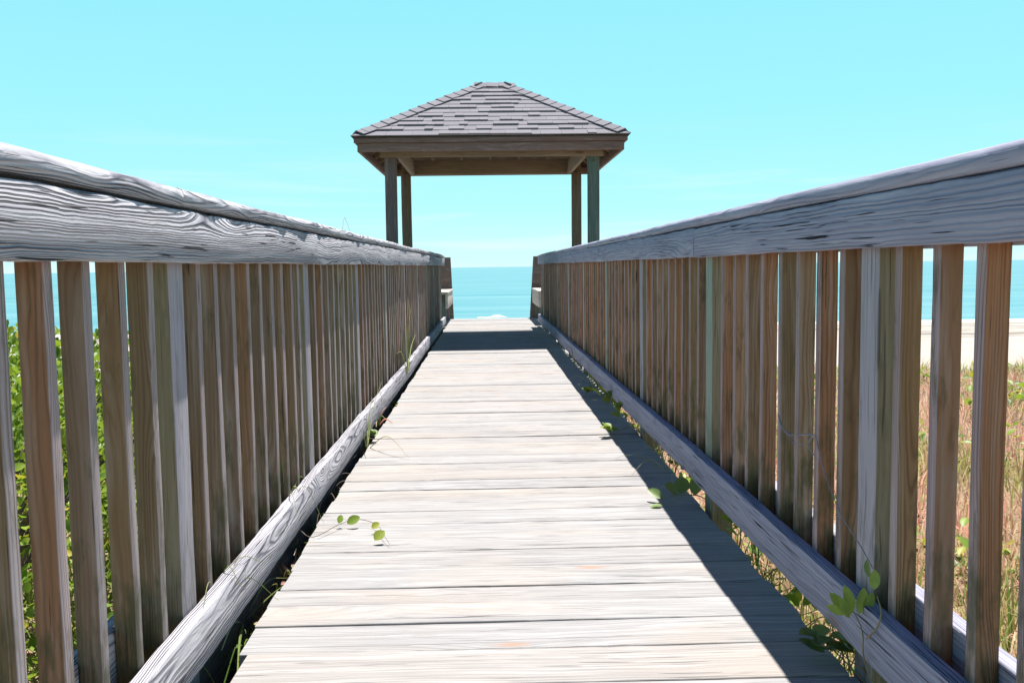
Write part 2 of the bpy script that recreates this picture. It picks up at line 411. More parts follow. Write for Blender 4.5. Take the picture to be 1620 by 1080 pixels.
def pv(p, sc, off=0.0):
    return noise.noise(Vector((p[0] * sc + off, p[1] * sc + off * 0.7, p[2] * sc - off)))


def profile(w, h, c, sub=2):
    """closed cross-section of a plank w wide and h high with worn corners of radius c"""
    pts = []
    cs = [(w / 2 - c, h / 2 - c, 0), (-w / 2 + c, h / 2 - c, 90), (-w / 2 + c, -h / 2 + c, 180), (w / 2 - c, -h / 2 + c, 270)]
    for k in range(4):
        cx, cy, a0 = cs[k]
        for j in range(3):
            a = R(a0 + 45 * j)
            pts.append((cx + c * math.cos(a), cy + c * math.sin(a)))
        nx, ny, na = cs[(k + 1) % 4]
        e = (nx + c * math.cos(R(na)), ny + c * math.sin(R(na)))
        p = pts[-1]
        for j in range(1, sub):
            f = j / sub
            pts.append((p[0] + (e[0] - p[0]) * f, p[1] + (e[1] - p[1]) * f))
    return pts


def board(mb, p0, p1, w, h, side=(1, 0, 0), c=0.004, step=0.06, amp=0.0015, slow=0.003, seed=None, endcut=0.0, nsc=9.0):
    """worn plank from p0 to p1 (centre line); w along `side`, h across it"""
    p0 = Vector(p0); p1 = Vector(p1)
    d = p1 - p0; L = d.length; d.normalize()
    S = Vector(side); S = (S - d * S.dot(d)).normalized(); T = d.cross(S)
    if T.z < -0.01 or (abs(T.z) < 0.01 and T.y < 0): T = -T
    n = max(2, int(L / step) + 1)
    pr = profile(w, h, c)
    sd_ = random.random() if seed is None else seed
    off = sd_ * 61.0
    vs = []
    gr = []
    hs = lambda k: (math.sin(sd_ * 917.3 + k * 12.9898) * 43758.5453) % 1.0
    far_ = (0.035 + 0.035 * hs(1)) * (1 if hs(2) > 0.5 else -1); near_ = (0.30 + 0.55 * hs(3)) * (1 if hs(4) > 0.5 else -1) * max(w, h)
    a0, b0 = (far_, near_) if w <= h else (near_, far_)
    m = len(pr)
    for i in range(n):
        t = i / (n - 1) * L
        base = p0 + d * t
        sx_ = slow * noise.noise(Vector((t * 0.9, off, 1.3)))
        sy_ = slow * noise.noise(Vector((t * 0.9, off, 7.9)))
        for a, b in pr:
            q = base + S * (a + sx_) + T * (b + sy_)
            k = amp * pv(q, nsc, off) + amp * 0.6 * pv(q, nsc * 3.1, off)
            l = math.hypot(a, b) + 1e-6
            q = q + (S * (a / l) + T * (b / l)) * k
            if endcut and i in (0, n - 1): q += d * (endcut * noise.noise(q * 14))
            vs.append(q); gr.append((t, a - a0, b - b0))
    fs = []
    for i in range(n - 1):
        for j in range(m):
            a = i * m + j; b = i * m + (j + 1) % m
            fs.append((a, b, b + m, a + m))
    fs.append(tuple(range(m))[::-1]); fs.append(tuple((n - 1) * m + j for j in range(m)))
    mb.add(vs, fs, sd_, gr)


def tube(mb, pts, r0, r1, seed=0.5, k=6):
    vs = []; fs = []
    n = len(pts)
    pts = [Vector(p) for p in pts]
    for i, p in enumerate(pts):
        d = (pts[min(i + 1, n - 1)] - pts[max(i - 1, 0)]).normalized()
        a = d.cross(Vector((0.3, 0.2, 1))).normalized(); b = d.cross(a)
        r = r0 + (r1 - r0) * i / (n - 1)
        for j in range(k):
            t = 2 * math.pi * j / k
            vs.append(p + a * (r * math.cos(t)) + b * (r * math.sin(t)))
    for i in range(n - 1):
        for j in range(k):
            q = i * k + j; w = i * k + (j + 1) % k
            fs.append((q, w, w + k, q + k))
    fs.append(tuple(range(k))); fs.append(tuple((n - 1) * k + j for j in range(k))[::-1])
    mb.add(vs, fs, seed)


def curve(pts, n=5):
    """Catmull-Rom through pts"""
    P = [Vector(p) for p in pts]
    P = [P[0] * 2 - P[1]] + P + [P[-1] * 2 - P[-2]]
    out = []
    for i in range(1, len(P) - 2):
        for j in range(n):
            t = j / n
            a, b, c, d = P[i - 1:i + 3]
            out.append(0.5 * ((2 * b) + (c - a) * t + (2 * a - 5 * b + 4 * c - d) * t * t + (3 * b - a - 3 * c + d) * t ** 3))
    out.append(P[-2])
    return out


def leaf(mb, base, direction, normal, L, W, seed=None, notch=False, curl=0.15):
    d = Vector(direction).normalized(); nn = Vector(normal)
    nn = (nn - d * nn.dot(d))
    if nn.length < 1e-3: nn = d.orthogonal()
    nn.normalize(); s = d.cross(nn)
    prof = [(0.0, 0.02), (0.14, 0.55), (0.38, 0.98), (0.64, 0.95), (0.86, 0.6), (1.0, 0.05)]
    b = Vector(base)
    vs = []
    for (t, w) in prof:
        droop = -curl * L * t * t
        mid = b + d * (t * L) + nn * droop
        vs += [mid + s * (w * W / 2) + nn * (0.16 * W * w), mid - nn * (0.02 * W), mid - s * (w * W / 2) + nn * (0.16 * W * w)]
    fs = []
    for i in range(len(prof) - 1):
        q = i * 3
        fs += [(q, q + 1, q + 4, q + 3), (q + 1, q + 2, q + 5, q + 4)]
    mb.add(vs, fs, seed)

# ------------------------------------------------------------------ ground and sea
def ground_z(x, y):
    pts = [(-60, -0.5), (0, -0.46), (8, -0.52), (12, -0.75), (15.5, -1.12), (20, -1.55), (30, -2.2), (50, -3.05), (68, -3.62), (90, -4.6), (200, -9)]
    z = pts[-1][1]
    for (a, za), (b, zb) in zip(pts, pts[1:]):
        if y <= b:
            z = za + (zb - za) * max(0, (y - a)) / (b - a); break
    z += 0.06 * noise.noise(Vector((x * 0.5, y * 0.5, 0))) * min(1, max(0, (60 - y) / 30)) * (0.3 if abs(x) < 1.2 else 1)
    z += 0.35 * noise.noise(Vector((x * 0.06, y * 0.08, 3))) * min(1, max(0, (abs(x) - 3) / 8)) * min(1, max(0, (60 - y) / 40))
    return z

xs = sorted(set([round(v, 3) for v in list(np.arange(-6, 6.01, 0.25)) + list(np.arange(-30, 30.1, 1.5)) + [-400, -200, -120, -80, -50, 50, 80, 120, 200, 400, -1500, 1500]]))
ys = sorted(set([round(v, 3) for v in list(np.arange(-2, 20, 0.3)) + list(np.arange(20, 75, 1.5)) + [-300, -80, -30, -15, -8, -4, 80, 90, 120, 200]]))
mb = MB()
vs = [(x, y, ground_z(x, y)) for y in ys for x in xs]
nx_ = len(xs)
fs = [(j * nx_ + i, j * nx_ + i + 1, (j + 1) * nx_ + i + 1, (j + 1) * nx_ + i) for j in range(len(ys) - 1) for i in range(nx_ - 1)]
mb.add(vs, fs, 0.5)
g = mb.build('ground', M['ground'], smooth=60)
tag(g, 'sandy dune ground sloping down to the white beach', kind='structure')

SEA_Z = -3.6
mb = MB()
mb.add([(-45000, 55, SEA_Z), (45000, 55, SEA_Z), (45000, 45000, SEA_Z), (-45000, 45000, SEA_Z)], [(0, 1, 2, 3)], 0.5)
tag(mb.build('sea', M['sea']), 'calm turquoise sea reaching the horizon', kind='structure')

# a small wave breaking beyond the end of the walk
mb = MB()
vs = []; fs = []
nn_ = 30
for i in range(nn_):
    t = i / (nn_ - 1)
    x = -0.9 + 2.6 * t
    hh = 0.015 + 0.30 * math.exp(-((t - 0.68) / 0.16) ** 2) * (0.5 + 1.3 * abs(noise.noise(Vector((t * 17, 1, 0))))) + 0.07 * math.sin(math.pi * t) * abs(noise.noise(Vector((t * 11, 5, 0)))) * 2
    yy = 81.5 + 0.6 * noise.noise(Vector((t * 4, 0, 0)))
    vs += [(x, yy - 0.55, SEA_Z + 0.01), (x, yy - 0.3, SEA_Z + hh * 0.6), (x, yy, SEA_Z + hh), (x, yy + 0.3, SEA_Z + hh * 0.5), (x, yy + 0.6, SEA_Z - 0.02)]
for i in range(nn_ - 1):
    for j in range(4):
        a = i * 5 + j
        fs.append((a, a + 1, a + 6, a + 5))
mb.add(vs, fs, 0.5)
tag(mb.build('breaking_wave', M['foam'], smooth=60), 'small patch of white surf on the sea beyond the end of the boardwalk', 'wave')

# ------------------------------------------------------------------ boardwalk deck
walk = empty('boardwalk', (0, 0, 0), 'weathered plank boardwalk running straight towards the sea', 'boardwalk')
seams = [1.915, 2.098, 2.262, 2.40, 2.529, 2.70, 2.862, 3.01, 3.18, 3.345, 3.51, 3.669]
while seams[0] > -1.2: seams.insert(0, seams[0] - 0.165)
while seams[-1] < 15.95: seams.append(seams[-1] + 0.165 + random.uniform(-0.004, 0.004))
seams[-1] = 16.09
mb = MB()
def ldeck(y):
    if y > 13.9: return 1.05
    k = [(-2, .565), (1.9, .572), (2.2, .600), (3.5, .622), (6, .622), (9.6, .636), (13, .634), (16.1, .66)]
    for (a, p), (b, q) in zip(k, k[1:]):
        if y <= b: return p + (q - p) * (y - a) / (b - a)
    return .66
def rdeck(y):
    if y > 13.9: return 1.22
    return 0.795 if y < 3 else min(0.83, 0.795 + (y - 3) * 0.01)
for a, b in zip(seams, seams[1:]):
    gap = random.choice([0.001, 0.0015, 0.002, 0.003, 0.005])
    y = (a + b) / 2
    z = -0.019 + random.uniform(-0.0022, 0.0022)
    tw = random.uniform(-0.002, 0.002)
    board(mb, (-ldeck(y) + random.uniform(-.006, .006), y + tw, z), (rdeck(y) + random.uniform(-.008, .008), y - tw, z + random.uniform(-.0015, .0015)),
          b - a - gap, 0.038, side=(0, 1, 0), c=0.0035, step=0.05, amp=0.0016, slow=0.003, endcut=0.004, nsc=7)
mb.build('decking', M['deck'], walk, smooth=50)
for x in (-0.45, 0.10, 0.68):
    m2 = MB(); board(m2, (x, -1.2, -0.14), (x, 16.0, -0.14), 0.04, 0.19, step=0.5); m2.build('joist', M['stringer'], walk, smooth=50)
for y in np.arange(-0.6, 16.2, 1.85):
    for x in (-0.52, 0.74):
        m2 = MB(); board(m2, (x, y, -1.9), (x, y, -0.05), 0.09, 0.09, step=0.5); m2.build('support_post', M['stringer'], walk, smooth=50)
# ------------------------------------------------------------------ railings
def railing(side, label):
    L = side < 0
    rl = empty('railing', (0, 0, 0), label, 'railing', 'railings along the boardwalk')
    X = 0.64 if L else 0.78           # inner face of the rail boards
    s = side
    xm = lambda d: s * (X + d)         # d = depth away from the walk
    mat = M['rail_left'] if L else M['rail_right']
    Y0, Y1 = -0.9, 13.85
    # lower inner rail
    if L:
        segs = [(Y0, 4.7), (4.704, 9.32), (9.328, 10.55), (10.553, Y1)]
        zl = lambda y: 0.097 + 0.002 * y * 0.2; hl = 0.113
    else:
        segs = [(Y0, 3.40), (3.404, 9.25), (9.256, Y1)]
        zl = lambda y: 0.136 if y < 9 else 0.13; hl = 0.112
    for k, (a, b) in enumerate(segs):
        m2 = MB(); dx = random.uniform(-0.0015, 0.0015)
        board(m2, (xm(0.018 + dx), a, zl(a) + random.uniform(-.004, .004)), (xm(0.018 - dx), b, zl(b) + random.uniform(-.004, .004)), 0.036, hl,
              c=0.0025, step=0.04, amp=0.0028 if L else 0.0018, slow=0.007 if L else 0.004, nsc=8, endcut=0.003)
        m2.build('lower_rail', mat, rl, smooth=28)
    m2 = MB(); board(m2, (xm(0.096), Y0, 0.178), (xm(0.096), Y1, 0.178), 0.034, 0.115, c=0.004, step=0.08, amp=0.002)
    m2.build('outer_lower_rail', mat, rl, smooth=55)
    # upper inner board
    segs = [(Y0, 3.46), (3.463, 8.9), (8.903, Y1)] if L else [(Y0, 3.395), (3.401, 8.3), (8.303, Y1)]
    for k, (a, b) in enumerate(segs):
        m2 = MB()
        zb = (lambda y: 0.925 + 0.0012 * y) if L else (lambda y: 0.935 + 0.0006 * y)
        hb = 0.112 if L else 0.108
        board(m2, (xm(0.018), a, zb(a) + hb / 2), (xm(0.018), b, zb(b) + hb / 2), 0.036, hb, c=0.005, step=0.04,
              amp=0.0032 if L else 0.002, slow=0.006, nsc=8, endcut=0.003)
        m2.build('upper_rail', mat, rl, smooth=55)
    m2 = MB(); board(m2, (xm(0.096), Y0, 0.985), (xm(0.096), Y1, 0.99), 0.034, 0.10, c=0.004, step=0.08)
    m2.build('outer_upper_rail', mat, rl, smooth=55)
    # cap: a flat board on top of both
    segs = [(Y0, 1.95, .008), (1.953, 4.42, .004), (4.424, 8.6, .002), (8.603, Y1 + 0.02, .001)] if L else [(Y0, 6.36, .003), (6.372, 11.2, .001), (11.205, Y1 + 0.02, .001)]
    for k, (a, b, gp) in enumerate(segs):
        m2 = MB()
        if L: za, zz = 1.062 + 0.001 * a, 1.062 + 0.001 * b; ga = 0.006 if a < 1 else 0.002; gb = 0.002
        else: za, zz = 1.065, 1.065; ga, gb = (0.005, 0.001) if a < 1 else (0.001, 0)
        lean = 0.0 if L else -0.003
        cw = 0.14 if L else 0.158
        board(m2, (xm(cw / 2 - 0.002 + lean), a, za + ga), (xm(cw / 2 - 0.002 + lean), b, zz + gb), cw, 0.039, c=0.014, step=0.04,
              amp=0.0028 if L else 0.0016, slow=0.006 if L else 0.0035, nsc=7, endcut=0.003)
        m2.build('cap_board', mat, rl, smooth=55)
    # posts and pickets
    if L:
        posts = [0.55, 1.948, 3.376, 4.70, 6.03, 7.45, 8.85, 10.2, 11.55, 12.9]
        fixed = {1: [0.70, 0.84, 0.985, 1.125, 1.262, 1.397, 1.537, 1.686, 1.822], 2: [2.131, 2.269, 2.419, 2.57, 2.712, 2.856, 3.0, 3.142, 3.262]}
        pitch_ = 0.142
    else:
        posts = [0.45, 1.868, 3.27, 4.74, 6.16, 7.63, 9.05, 10.45, 11.85, 13.2]
        fixed = {1: [0.60, 0.74, 0.88, 1.02, 1.165, 1.312, 1.46, 1.61, 1.763], 2: [2.05, 2.195, 2.343, 2.49, 2.65, 2.81, 2.96, 3.11]}
        pitch_ = 0.148
    for i, y in enumerate(posts):
        th = 0.095
        m2 = MB(); board(m2, (xm(0.079), y + th / 2, -0.75 if y < 11 else -1.2), (xm(0.079), y + th / 2, 1.035), 0.082, th, c=0.004, step=0.1, amp=0.001, seed=({1: 0.0103, 3: 0.0515} if L else {1: 0.0065, 2: 0.1281, 4: 0.2521}).get(i))
        # the post is let in between the inner and the outer boards
        m2.v = [(q[0], q[1], q[2]) for q in m2.v]
        m2.build('post', M['post'], rl, smooth=50)
    allp = []
    for i in range(1, len(posts)):
        a, b = posts[i - 1] + 0.095, posts[i]
        if i in fixed: ys_ = fixed[i]
        else:
            n = round((b - a) / pitch_ - 0.35)
            gap = (b - a - n * 0.034) / (n + 1)
            ys_ = [a + gap * (k + 1) + 0.034 * k + random.uniform(-.012, .012) for k in range(n)]
        allp += ys_
    allp += [posts[-1] + 0.095 + 0.1, posts[-1] + 0.095 + 0.24, posts[-1] + 0.095 + 0.38]
    bent = {0: 0}
    for y in allp:
        m2 = MB()
        th = 0.033 + random.uniform(-.001, .001); dp = 0.0425
        lx = random.uniform(-.002, .003); ly = random.uniform(-.004, .004)
        board(m2, (xm(0.037 + dp / 2) + lx, y + th / 2 + ly, 0.04), (xm(0.037 + dp / 2), y + th / 2, 1.03), dp, th, c=0.003, step=0.09, amp=0.0009, slow=0.003, nsc=6)
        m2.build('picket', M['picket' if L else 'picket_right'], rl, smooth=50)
    # stringer added below the left rail so the gap by the deck stays dark
    if L:
        m2 = MB(); board(m2, (-0.702, Y0, -0.20), (-0.702, 13.9, -0.20), 0.042, 0.39, step=0.15, amp=0.003)
        m2.build('stringer', M['stringer'], rl, smooth=50)
    return rl

railing(-1, 'sunlit silvery railing with strongly grained top board on the bush side of the boardwalk')
railing(1, 'shaded blue-grey railing beside the dry reddish grass, throwing shadow on the planks')

# ------------------------------------------------------------------ gazebo
gz = empty('gazebo', (0, 0, 0), 'open wooden gazebo with grey shingled hip roof standing over the boardwalk', 'gazebo')
EX0, EX1, EY0, EY1, EZ = -1.515, 1.665, 10.57, 13.50, 2.43
RX0, RX1, RY, RZ = -0.06, 0.30, 12.03, 3.27
c00, c10, c11, c01 = Vector((EX0, EY0, EZ)), Vector((EX1, EY0, EZ)), Vector((EX1, EY1, EZ)), Vector((EX0, EY1, EZ))
r0, r1 = Vector((RX0, RY, RZ)), Vector((RX1, RY, RZ))
mb = MB()
def slope(A, B, C, D, courses=12):
    """A-B eave, D-C above it (D over A)"""
    n = (B - A).cross(D - A).normalized()
    if n.z < 0: n = -n
    # base sheet
    mb.add([A, B, C, D], [(0, 1, 2, 3)] if (C - D).length > 1e-4 else [(0, 1, 2)], 0.9)
    for k in range(courses):
        s0 = k / courses; s1 = min(1.0, (k + 1) / courses + 0.012)
        def pt(s, f):
            a = A.lerp(D, s); b = B.lerp(C, s)
            return a.lerp(b, f)
        wid = (pt(s0, 1) - pt(s0, 0)).length
        x = -random.uniform(0, 0.2)
        while x < wid:
            w = random.choice([0.10, 0.14, 0.18, 0.24, 0.30])
            lift = random.choice([0.012, 0.012, 0.024, 0.027])
            lo = s0 - (0.004 if lift > 0.011 else 0.0) + random.uniform(-.0008, .0008)
            if k == 0: lo = -0.012
            f0 = max(0.0, x / wid); f1 = min(1.0, (x + w) / wid)
            if f1 > f0 + 1e-4:
                # follow the hips so that nothing pokes past the slope
                lim = lambda f, s: pt(s, 0).lerp(pt(s, 1), f)
                b0, b1 = lim(f0, max(lo, -0.012)), lim(f1, max(lo, -0.012))
                W0 = pt(s0, 0); d = (pt(s0, 1) - W0).normalized()
                def top(bp, s):
                    q0, q1 = pt(s, 0), pt(s, 1)
                    t = (bp - q0).dot(d); t = min(max(t, 0), (q1 - q0).length)
                    return q0 + d * t
                t0, t1 = top(b0, s1), top(b1, s1)
                up = n * lift
                g_ = 0.0015
                b0 = b0 + d * g_; b1 = b1 - d * g_
                mb.add([b0, b1, b1 + up, b0 + up, t1 + n * 0.003, t0 + n * 0.003],
                       [(0, 1, 2, 3), (3, 2, 4, 5), (0, 3, 5), (1, 4, 2)], random.random())
            x += w
slope(c00, c10, r1, r0)
slope(c10, c11, r1, r1)
slope(c11, c01, r0, r1)
slope(c01, c00, r0, r0)
roof = mb.build('roof', M['shingle'], gz)
def caps(P0, P1, na, nb, n, name):
    m2 = MB()
    d = (P1 - P0).normalized(); L = (P1 - P0).length
    sa = na.cross(d).normalized(); sb = nb.cross(d).normalized()
    if sa.dot(nb) > 0: sa = -sa
    if sb.dot(na) > 0: sb = -sb
    top = (na + nb).normalized()
    w = 0.115
    for k in range(n):
        a = P0 + d * (L * k / n + (0.07 if k == 0 and n > 4 else -0.01)); b = P0 + d * (L * (k + 1) / n + 0.05)
        li = 0.030 + random.uniform(0, 0.006); lo = 0.020
        vs = []
        for q, l in ((a, li), (b, lo)):
            vs += [q + sa * w + na * l, q + top * (l * 1.15 + 0.004), q + sb * w + nb * l,
                   q + sa * w + na * (l - 0.009), q + top * (l - 0.006), q + sb * w + nb * (l - 0.009)]
        m2.add(vs, [(0, 1, 7, 6), (1, 2, 8, 7), (0, 3, 4, 1), (1, 4, 5, 2), (3, 0, 6, 9), (2, 5, 11, 8), (3, 9, 10, 4), (4, 10, 11, 5), (6, 7, 10, 9), (7, 8, 11, 10)], random.random())
    return m2.build(name, M['shingle'], roof)
nrm = lambda A, B, C: ((B - A).cross(C - A).normalized() if (B - A).cross(C - A).z > 0 else -(B - A).cross(C - A).normalized())
nF, nR, nB, nL = nrm(c00, c10, r0), nrm(c10, c11, r1), nrm(c11, c01, r1), nrm(c01, c00, r0)
caps(c00, r0, nF, nL, 14, 'hip_cap'); caps(c10, r1, nF, nR, 14, 'hip_cap')
caps(c11, r1, nB, nR, 14, 'hip_cap'); caps(c01, r0, nB, nL, 14, 'hip_cap')
caps(r0 + Vector((-0.06, 0, 0)), r1 + Vector((0.06, 0, 0)), nF, nB, 3, 'ridge_cap')
# open soffit: roof boards and rafters
m2 = MB()
dn = Vector((0, 0, -0.03))
m2.add([c00 + dn, c10 + dn, c11 + dn, c01 + dn, r0 + dn, r1 + dn], [(0, 1, 5, 4), (1, 2, 5), (2, 3, 4, 5), (3, 0, 4)], 0.4)
m2.build('roof_boards', M['soffit'], gz)
def fas(z0, z1, inset, thick, mx, my):
    h = z1 - z0; z = (z0 + z1) / 2; e = inset + thick / 2
    for y in (EY0 + e, EY1 - e):
        m3 = MB(); board(m3, (EX0 + inset, y, z), (EX1 - inset, y, z), thick, h, side=(0, 1, 0), c=0.003, step=0.2, amp=0.001, slow=0.002); m3.build('fascia', mx, gz, smooth=50)
    for x in (EX0 + e, EX1 - e):
        m3 = MB(); board(m3, (x, EY0 + inset + thick + .001, z), (x, EY1 - inset - thick - .001, z), thick, h, side=(1, 0, 0), c=0.003, step=0.2, amp=0.001, slow=0.002); m3.build('fascia', my, gz, smooth=50)
fas(2.352, 2.414, 0.010, 0.030, M['fascia_x'], M['fascia_y'])
fas(2.252, 2.350, 0.045, 0.036, M['fascia_x'], M['fascia_y'])
for y in np.linspace(EY0 + 0.32, EY1 - 0.32, 6):
    for s_, xe, rx in ((-1, EX0 + 0.09, RX0), (1, EX1 - 0.09, RX1)):
        t_ = 1 - abs(y - RY) / (RY - EY0)
        xi = (EX0 if s_ < 0 else EX1) + ((RX0 if s_ < 0 else RX1) - (EX0 if s_ < 0 else EX1)) * t_
        zi = EZ + (RZ - EZ) * t_
        m3 = MB(); board(m3, (xe, y, 2.345), (xi, y, zi - 0.10), 0.036, 0.09, side=(0, 1, 0), c=0.003, step=0.3, amp=0.0008); m3.build('rafter', M['gz_x'], gz, smooth=50)
for x in np.linspace(EX0 + 0.35, EX1 - 0.35, 7):
    if EX0 + 0.0 < x < EX1:
        t_ = min(1, (x - EX0) / (RX0 - EX0), (EX1 - x) / (EX1 - RX1))
        for ye, s_ in ((EY0 + 0.09, 1), (EY1 - 0.09, -1)):
            yi = ye + s_ * (RY - EY0 - 0.09) * t_
            m3 = MB(); board(m3, (x, ye, 2.345), (x, yi, EZ + (RZ - EZ) * t_ - 0.10), 0.036, 0.09, side=(1, 0, 0), c=0.003, step=0.3, amp=0.0008); m3.build('rafter', M['gz_y'], gz, smooth=50)
# beams
def beam(p0, p1, w, h, side, mat):
    m3 = MB(); board(m3, p0, p1, w, h, side=side, c=0.004, step=0.15, amp=0.0012, slow=0.003); return m3.build('beam', mat, gz, smooth=50)
beam((-1.235, 10.865, 2.31), (1.405, 10.865, 2.30), 0.045, 0.185, (0, 1, 0), M['gz_x'])
beam((-1.20, 13.115, 2.335), (1.37, 13.115, 2.335), 0.045, 0.20, (0, 1, 0), M['gz_x'])
beam((-1.030, 10.90, 2.315), (-1.030, 13.085, 2.315), 0.045, 0.20, (1, 0, 0), M['gz_y'])
beam((1.200, 10.90, 2.315), (1.200, 13.085, 2.315), 0.045, 0.20, (1, 0, 0), M['gz_y'])
for (x, y, sd_) in ((-1.128, 10.957, 0.02), (1.297, 10.957, 0.1287), (-1.126, 13.025, 0.06), (1.297, 13.025, 0.075)):
    m3 = MB()
    board(m3, (x, y, -1.35), (x, y, 2.215 if y < 12 else 2.24), 0.132, 0.132, c=0.006, step=0.12, amp=0.0015, slow=0.004, seed=sd_)
    p = m3.build('post', M['gz_z'], gz, smooth=50)
    if sd_ > 0.1: tag(p, 'greenish post')
    mbolt = MB()
    yy = y - 0.068 if y < 12 else y - 0.068
    for zz in ((2.16,) if y < 12 else (2.19, 2.08)):
        vs = [(x + 0.014 * math.cos(k * math.pi / 3), yy - 0.008, zz + 0.014 * math.sin(k * math.pi / 3)) for k in range(6)]
        vs += [(q[0], yy + 0.01, q[2]) for q in vs]
        mbolt.add(vs, [tuple(range(6))] + [(k, (k + 1) % 6, (k + 1) % 6 + 6, k + 6) for k in range(6)], 0.5)
    mbolt.build('bolt', M['rust'], p)

# ------------------------------------------------------------------ benches at the end of the walk
def bench(s, xin, label):
    b = empty('bench', (0, 0, 0), label, 'bench', 'benches at the end of the boardwalk')
    y0, y1 = 14.02, 16.05
    m3 = MB()
    for k in range(3):
        xa = s * (xin + 0.055 + 0.125 * k)
        board(m3, (xa, y0, 0.515), (xa, y1, 0.515), 0.12, 0.036, c=0.004, step=0.2)
    m3.build('seat', M['bench'], b, smooth=50)
    m3 = MB(); board(m3, (s * (xin + 0.02), y0 + 0.02, 0.385), (s * (xin + 0.02), y1 - 0.02, 0.385), 0.036, 0.22, c=0.004, step=0.2)
    m3.build('apron', M['bench'], b, smooth=50)
    for y in (y0 + 0.5, y1 - 0.25):
        m3 = MB(); board(m3, (s * (xin + 0.09), y, -0.02), (s * (xin + 0.09), y, 0.494), 0.085, 0.085, c=0.004, step=0.2); m3.build('leg', M['gz_z'], b, smooth=50)
    m3 = MB(); board(m3, (s * (xin + 0.37), y0, 0.80), (s * (xin + 0.42), y1, 0.80), 0.036, 0.45, c=0.004, step=0.2); m3.build('backrest', M['bench'], b, smooth=50)
    # raked end panel that closes the seat towards the stairs
    yk = y1 + 0.02
    m3 = MB()
    x_b, x_t = (xin - 0.012, xin + 0.030) if s < 0 else (xin - 0.045, xin + 0.03)
    vs = []
    for yy in (yk, yk + 0.09):
        vs += [(s * x_b, yy, -0.02), (s * (x_b + 0.20), yy, -0.02), (s * (x_t + 0.19), yy, 1.09), (s * x_t, yy, 1.09)]
    m3.add(vs, [(0, 1, 2, 3), (7, 6, 5, 4), (0, 4, 5, 1), (1, 5, 6, 2), (2, 6, 7, 3), (3, 7, 4, 0)], 0.3)
    m3.build('end_panel', M['gz_z'], b)
    return b
bench(-1, 0.61, 'pale wooden bench at the seaward end of the sunlit silvery railing')
bench(1, 0.80, 'pale wooden bench at the seaward end of the shaded blue-grey railing')

# ------------------------------------------------------------------ vegetation
def blades(name, mat, x0, x1, y0, y1, n, hmin, hmax, wid, skip=None, lean=0.7, seed_fn=None, ypow=1.6):
    r = np.random.default_rng(abs(hash(name)) % 1000 if False else len(name) * 13 + n % 97)
    x = r.uniform(x0, x1, n); y = y0 + (y1 - y0) * r.uniform(0, 1, n) ** ypow
    if skip is not None:
        k = ~skip(x, y); x = x[k]; y = y[k]
    n = len(x)
    z = np.array([ground_z(a, b) for a, b in zip(x, y)]) - 0.01
    clump = np.array([noise.noise(Vector((a * 1.1, b * 1.1, 5))) for a, b in zip(x, y)])
    hh = r.uniform(hmin, hmax, n) * (1 + 0.7 * clump)
    ang = r.uniform(0, 2 * np.pi, n); le = r.uniform(0.15, lean, n) * hh
    dx, dy = np.cos(ang) * le, np.sin(ang) * le
    a2 = r.uniform(0, 2 * np.pi, n); w = wid * r.uniform(0.6, 1.4, n) * (1 + y / 9.0)
    wx, wy = np.cos(a2) * w, np.sin(a2) * w
    V = np.empty((n, 5, 3))
    V[:, 0] = np.stack([x - wx, y - wy, z], 1); V[:, 1] = np.stack([x + wx, y + wy, z], 1)
    V[:, 2] = np.stack([x + dx * .35 - wx * .7, y + dy * .35 - wy * .7, z + hh * .62], 1)
    V[:, 3] = np.stack([x + dx * .35 + wx * .7, y + dy * .35 + wy * .7, z + hh * .62], 1)
    V[:, 4] = np.stack([x + dx, y + dy, z + hh * r.uniform(.75, 1.0, n)], 1)
    me = bpy.data.meshes.new(name)
    me.vertices.add(n * 5); me.vertices.foreach_set('co', V.reshape(-1).astype(np.float32))
    idx = np.arange(n)[:, None] * 5
    loops = np.concatenate([idx + np.array([[0, 1, 3, 2]]), idx + np.array([[2, 3, 4]])], 1).reshape(-1)
    me.loops.add(n * 7); me.loops.foreach_set('vertex_index', loops.astype(np.int32))
    me.polygons.add(n * 2)
    st = (np.arange(n)[:, None] * 7 + np.array([[0, 4]])).reshape(-1)
    me.polygons.foreach_set('loop_start', st.astype(np.int32))
    me.update(calc_edges=True)
    sd_ = seed_fn(r, n, x, y, clump) if seed_fn else r.uniform(0, 1, n)
    at = me.attributes.new('seed', 'FLOAT', 'POINT'); at.data.foreach_set('value', np.repeat(np.clip(sd_, 0, 1), 5).astype(np.float32))
    me.materials.append(mat)
    o = bpy.data.objects.new(name, me); COL.objects.link(o)
    return o

def sd_dry(r, n, x, y, c):
    big = np.array([noise.noise(Vector((a * 0.5, b * 0.5, 9))) for a, b in zip(x, y)])
    near = np.clip((3.2 - np.abs(x)) / 2.4, 0, 1)
    return 0.66 - near * 0.2 + big * 0.75 + r.normal(0, 0.20, n)
o = blades('grass', M['dry'], 0.95, 11, 0.3, 13.2, 90000, 0.09, 0.30, 0.0030, seed_fn=sd_dry)
tag(o, 'dry reddish and yellow dune grass beside the shaded railing', kind='stuff')
o = blades('grass', M['mixgrass'], -12, -0.95, 0.3, 14.0, 60000, 0.10, 0.30, 0.0035, seed_fn=lambda r, n, x, y, c: 0.4 + 0.5 * c + r.normal(0, .2, n))
tag(o, 'green and straw coloured grass under the bushes', kind='stuff')
o = blades('grass', M['dry'], 2, 22, 12.2, 20.0, 5000, 0.10, 0.35, 0.004, seed_fn=lambda r, n, x, y, c: 0.25 + 0.4 * c + r.normal(0, .2, n), ypow=1.3)
tag(o, 'thin beach grass scattered on the sand beyond the dry field', kind='stuff')
